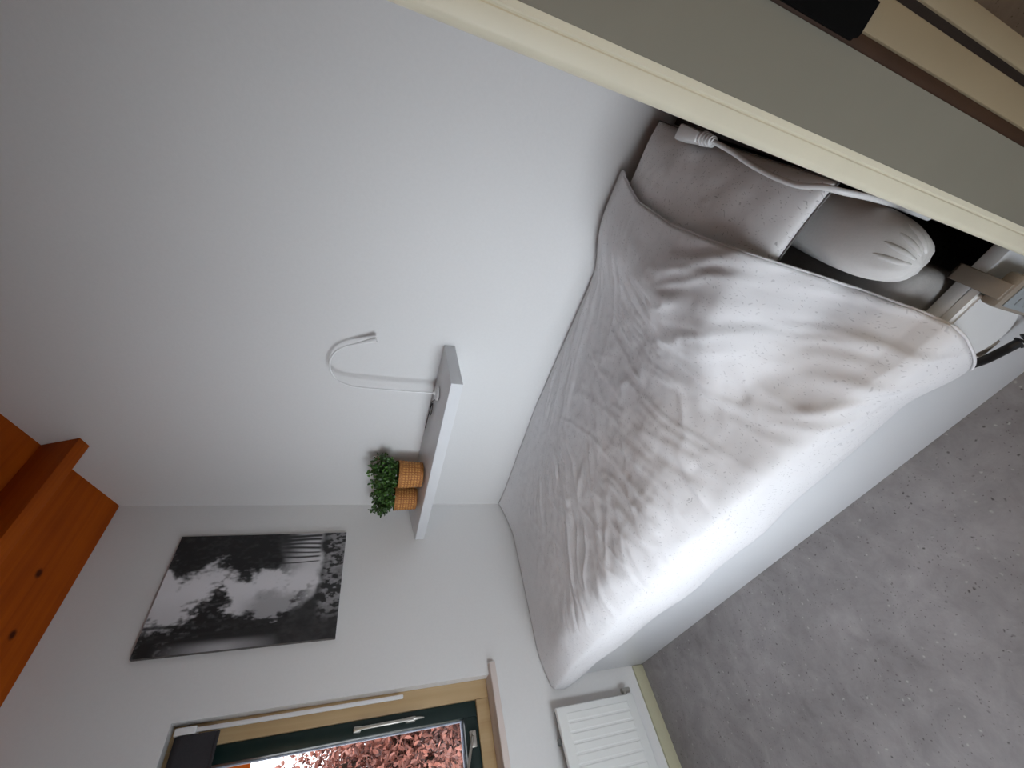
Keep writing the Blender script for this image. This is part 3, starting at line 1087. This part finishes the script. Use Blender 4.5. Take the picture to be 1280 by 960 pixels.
plant(0.112, 0.405, 0.056, 0.063, 0.108, 0.092, 0.142, 'bushy green plant in woven basket pot, standing between the lamp and the other plant', 4)
plant(0.104, 0.205, 0.052, 0.058, 0.104, 0.090, 0.136, 'bushy green plant in woven basket pot, tucked in the wall corner by the forest print', 9)

# ------------------------------------------------------------------ forest print
PX0, PX1, PZ0, PZ1 = 0.172, 0.644, 1.384, 2.054
pc = thing('canvas_print', (0.408, 0.01, PZ0), 'unframed black and white canvas print of a misty forest', 'picture')
nx, nz = 170, 240
uu = np.linspace(0, 1, nx)      # 0 = left of picture (x large), 1 = right
vv = np.linspace(0, 1, nz)      # 0 = bottom
Ug, Vg = np.meshgrid(uu, vv, indexing='ij')
sky = 0.56 + 0.26 * np.exp(-((Ug - 0.52) / 0.25) ** 2) * (0.55 + 0.45 * Vg) + 0.02 * fbm(Ug * 6, Vg * 6, 3)
img = sky.copy()
nA = fbm(Ug * 7 + 2, Vg * 9, 101, 5)
nB = 0.55 * fbm(Ug * 22, Vg * 16 + 4, 111, 3) + 0.75 * fbm(Ug * 40 + Vg * 14, Vg * 34 - Ug * 10, 117, 3)
# right side crowns (upper), fading to trunks
edgeR = 0.62 + 0.10 * np.sin(Vg * 9 + 1) * 0.6 - 0.06 * np.cos(Vg * 21) + 0.14 * (Vg > 0.9) * (Vg - 0.9) * 8
mR = smooth01(-0.05, 0.09, Ug - edgeR + 0.13 * nA + 0.10 * nB) * smooth01(0.22, 0.42, Vg + 0.06 * nA)
img = img * (1 - mR) + (0.010 + 0.035 * np.clip(nB, 0, 1)) * mR
# left side trees, nearer and taller
edgeL = 0.33 + 0.10 * np.sin(Vg * 11) + 0.06 * np.cos(Vg * 25 + 1) - 0.10 * smooth01(0.85, 1.0, Vg)
mL = smooth01(-0.05, 0.08, edgeL - Ug + 0.14 * nA + 0.14 * nB) * smooth01(0.10, 0.30, Vg)
mL *= 1 - 0.75 * smooth01(0.10, 0.02, Ug) * smooth01(0.25, 0.6, Vg) * smooth01(0.95, 0.6, Vg)
img = img * (1 - mL) + (0.010 + 0.16 * np.clip(nB * 1.6 - 0.25, 0, 1) * smooth01(0.5, 0.9, Vg) + 0.03 * np.clip(nB, 0, 1)) * mL
# mist layer in the middle distance
mM = smooth01(0.0, 0.10, 0.46 - Ug + 0.12 * nA) * smooth01(0.20, 0.28, Vg) * smooth01(0.60, 0.45, Vg) * (1 - mL)
img = img * (1 - 0.55 * mM) + 0.16 * 0.55 * mM
# thin trunks right, below the crowns
for k, c_ in enumerate((0.70, 0.755, 0.80, 0.845, 0.885, 0.93, 0.97)):
    wdt = (0.006, 0.010, 0.008, 0.013, 0.010, 0.014, 0.016)[k]
    tr = np.exp(-((Ug - c_ - 0.006 * np.sin(Vg * 14 + k)) / wdt) ** 4) * smooth01(0.14, 0.17, Vg) * smooth01(0.50, 0.34, Vg)
    img = img * (1 - tr) + 0.03 * tr
for k, c_ in enumerate((0.10, 0.13, 0.20)):
    tr = np.exp(-((Ug - c_ - 0.02 * (Vg - 0.5)) / 0.012) ** 4) * smooth01(0.05, 0.2, Vg) * (k < 2 or True)
    img = img * (1 - 0.85 * tr) + 0.02 * 0.85 * tr
# dark undergrowth and forest floor
und = smooth01(0.17, 0.12, Vg + 0.05 * nA - 0.18 * smooth01(0.45, 0.1, Ug))
img = img * (1 - und) + (0.03 + 0.02 * nB) * und
fl = smooth01(0.02, 0.25, nB + 0.6 * nA + 0.25) * smooth01(0.15, 0.09, Vg) * smooth01(0.12, 0.3, Ug)
img = img * (1 - 0.8 * fl) + (0.26 + 0.25 * nB) * 0.8 * fl
img = np.clip(img, 0.006, 0.8)
xs = PX1 - Ug * (PX1 - PX0)
zs = PZ0 + Vg * (PZ1 - PZ0)
verts = np.stack([xs, np.full_like(xs, 0.0206), zs], -1).reshape(-1, 3)
face = mesh_obj('print_face', verts, grid_faces(nx, nz), 'print', pc)
ca = face.data.color_attributes.new('print', 'FLOAT_COLOR', 'POINT')
colr = np.stack([img, img * 0.985, img * 1.02, np.ones_like(img)], -1).reshape(-1)
ca.data.foreach_set('color', colr.astype(np.float32))
box('stretcher', (PX0, 0.001, PZ0), (PX1, 0.0200, PZ1), 'canvas_edge', pc, 0.0015)

# ------------------------------------------------------------------ radiator
rd = thing('radiator', (1.4, 0.05, 0.14), 'white steel panel radiator with vertical ribs under the window', 'radiator')
RA0, RA1, RB0, RB1 = 1.012, 1.86, 0.146, 0.520
YF = 0.072
box('rear_panel', (RA0 + 0.006, 0.030, RB0 + 0.006), (RA1 - 0.006, 0.046, RB1 - 0.006), 'radiator_grey', rd, 0.004)
# front plate with pressed vertical grooves
bm = bmesh.new()
add_box(bm, (RA0, 0.052, RB0), (RA1, YF, RB1), 0.005, 3)
bm_obj('front_panel', bm, 'radiator', rd, True, 40)
k = 0
x = RA0 + 0.022
while x + 0.03 < RA1 - 0.01:
    bm = bmesh.new()
    lo, hi = (x, YF, RB0 + 0.035), (x + 0.0305, YF, RB1 - 0.035)
    ring0 = [(lo[0], YF - 0.001, lo[2]), (hi[0], YF - 0.001, lo[2]), (hi[0], YF - 0.001, hi[2]), (lo[0], YF - 0.001, hi[2])]
    ring1 = [(lo[0] + 0.005, YF + 0.0022, lo[2] + 0.010), (hi[0] - 0.005, YF + 0.0022, lo[2] + 0.010), (hi[0] - 0.005, YF + 0.0022, hi[2] - 0.010), (lo[0] + 0.005, YF + 0.0022, hi[2] - 0.010)]
    a = [bm.verts.new(p) for p in ring0]
    b = [bm.verts.new(p) for p in ring1]
    for q_ in range(4):
        bm.faces.new((a[q_], a[(q_ + 1) % 4], b[(q_ + 1) % 4], b[q_]))
    bm.faces.new(b)
    bm.faces.new(a)
    bm_obj('rib', bm, 'radiator', rd)
    x += 0.0325
box('bracket', (1.10, 0.0005, 0.47), (1.122, 0.050, 0.514), 'radiator_grey', rd, 0.002)
box('bracket', (1.75, 0.0005, 0.47), (1.772, 0.050, 0.514), 'radiator_grey', rd, 0.002)
bm = bmesh.new()
add_tube(bm, [(1.014, 0.044, 0.166), (0.990, 0.044, 0.166)], 0.009, 12)
add_tube(bm, [(0.994, 0.044, 0.180), (0.994, 0.044, 0.140)], 0.010, 12)
add_tube(bm, [(0.994, 0.044, 0.150), (0.994, 0.0005, 0.150)], 0.006, 10)
vb = bm_obj('valve', bm, 'steel', rd, True, 40)

# ------------------------------------------------------------------ hall lamp (out of the picture)
hl = thing('ceiling_lamp', (1.45, 2.9, 2.50), 'round white hall ceiling lamp', 'lamp')
lathe('shade', [(0.02, -0.075), (0.10, -0.066), (0.135, -0.035), (0.14, 0.0)], (1.45, 2.9, 2.4995), 'white_plastic', hl)
d_ = bpy.data.lights.new('hall_bulb', 'POINT')
d_.energy = 11.0
d_.color = (1.0, 0.80, 0.56)
d_.shadow_soft_size = 0.10
lo_ = bpy.data.objects.new('hall_bulb', d_)
COL.objects.link(lo_)
lo_.location = (1.45, 2.9, 2.28)
lo_.parent = None

# ------------------------------------------------------------------ outside
GZ = -2.6
struct(box('ground', (-14, -22, GZ - 0.1), (16, -0.26, GZ), 'ground'), 'garden ground outside the window', 'ground')
# pine eave outside the window head
ev = thing('eave', (1.0, -0.75, 1.72), 'orange pine fascia board of the eave outside the window', 'eave')
box('fascia', (0.30, -0.80, 1.695), (2.2, -0.775, 2.05), 'pine', ev, 0.002)


def red_tree(cx, cy):
    t = thing('red_leaf_tree', (cx, cy, GZ), 'tree with coppery red leaves outside the window', 'tree')
    rng = random.Random(5)
    crown = Vector((cx, cy, 0.55))
    bm = bmesh.new()
    add_tube(bm, spline([(cx + 0.1, cy, GZ), (cx + 0.02, cy + 0.05, -1.4), (cx - 0.03, cy, -0.6), (cx, cy, 1.0)], 6), [0.13 - 0.004 * k for k in range(19)], 10)
    bm_obj('trunk', bm, 'bark', t, True)
    cs = []
    for k in range(60):
        a = rng.uniform(0, 2 * PI)
        el = rng.uniform(-0.5, 1.35)
        ln = rng.uniform(0.75, 1.25)
        d = Vector((math.cos(a) * math.cos(el), math.sin(a) * math.cos(el), math.sin(el)))
        p0 = Vector((cx, cy, rng.uniform(-0.1, 0.95)))
        p2_ = p0 + d * ln * Vector((1.05, 0.9, 1.0)).length / 1.7
        p1 = (p0 + p2_) / 2 + Vector((rng.gauss(0, 0.06), rng.gauss(0, 0.06), 0.08))
        pts = spline([p0, p1, p2_], 6)
        bm = bmesh.new()
        add_tube(bm, pts, [0.022 - 0.0015 * i for i in range(len(pts))], 6)
        bm_obj('branch', bm, 'bark', t, True)
        for p in pts[3:]:
            for _ in range(46):
                cs.append(((p.x + rng.gauss(0, 0.11), p.y + rng.gauss(0, 0.11), p.z + rng.gauss(0, 0.10)), rng.uniform(0.6, 1.2)))
    leaf_cloud('foliage', cs, 0.050, 'red_leaf', t, -0.2, 8, 0.6, 0.24)


red_tree(0.62, -2.35)

# pale neighbouring house far behind
hs = thing('neighbour_house', (-1.0, -12.0, GZ), 'pale rendered house behind the red tree', 'house')
box('wall', (-4.5, -14.0, GZ), (4.5, -11.0, -0.6), 'facade', hs)
bm = bmesh.new()
pr = [(x, y, -0.6) for x, y in ((-4.8, -10.7), (4.8, -10.7), (4.8, -14.3), (-4.8, -14.3))]
vsx = [bm.verts.new(p) for p in pr] + [bm.verts.new((-4.8, -12.5, 0.25)), bm.verts.new((4.8, -12.5, 0.25))]
for f in ((0, 1, 5, 4), (2, 3, 4, 5), (0, 4, 3), (1, 2, 5), (3, 2, 1, 0)):
    bm.faces.new([vsx[i] for i in f])
bm_obj('roof', bm, 'roof', hs)
for wx in (-3.2, -1.2, 0.9, 2.9):
    f_ = box('window', (wx - 0.45, -10.999, -2.0), (wx + 0.45, -10.95, -0.9), 'white_plastic', hs, 0.01)
    p_ = box('pane', (wx - 0.38, -10.949, -1.93), (wx + 0.38, -10.94, -0.97), 'sash', None)
    p_.parent = f_
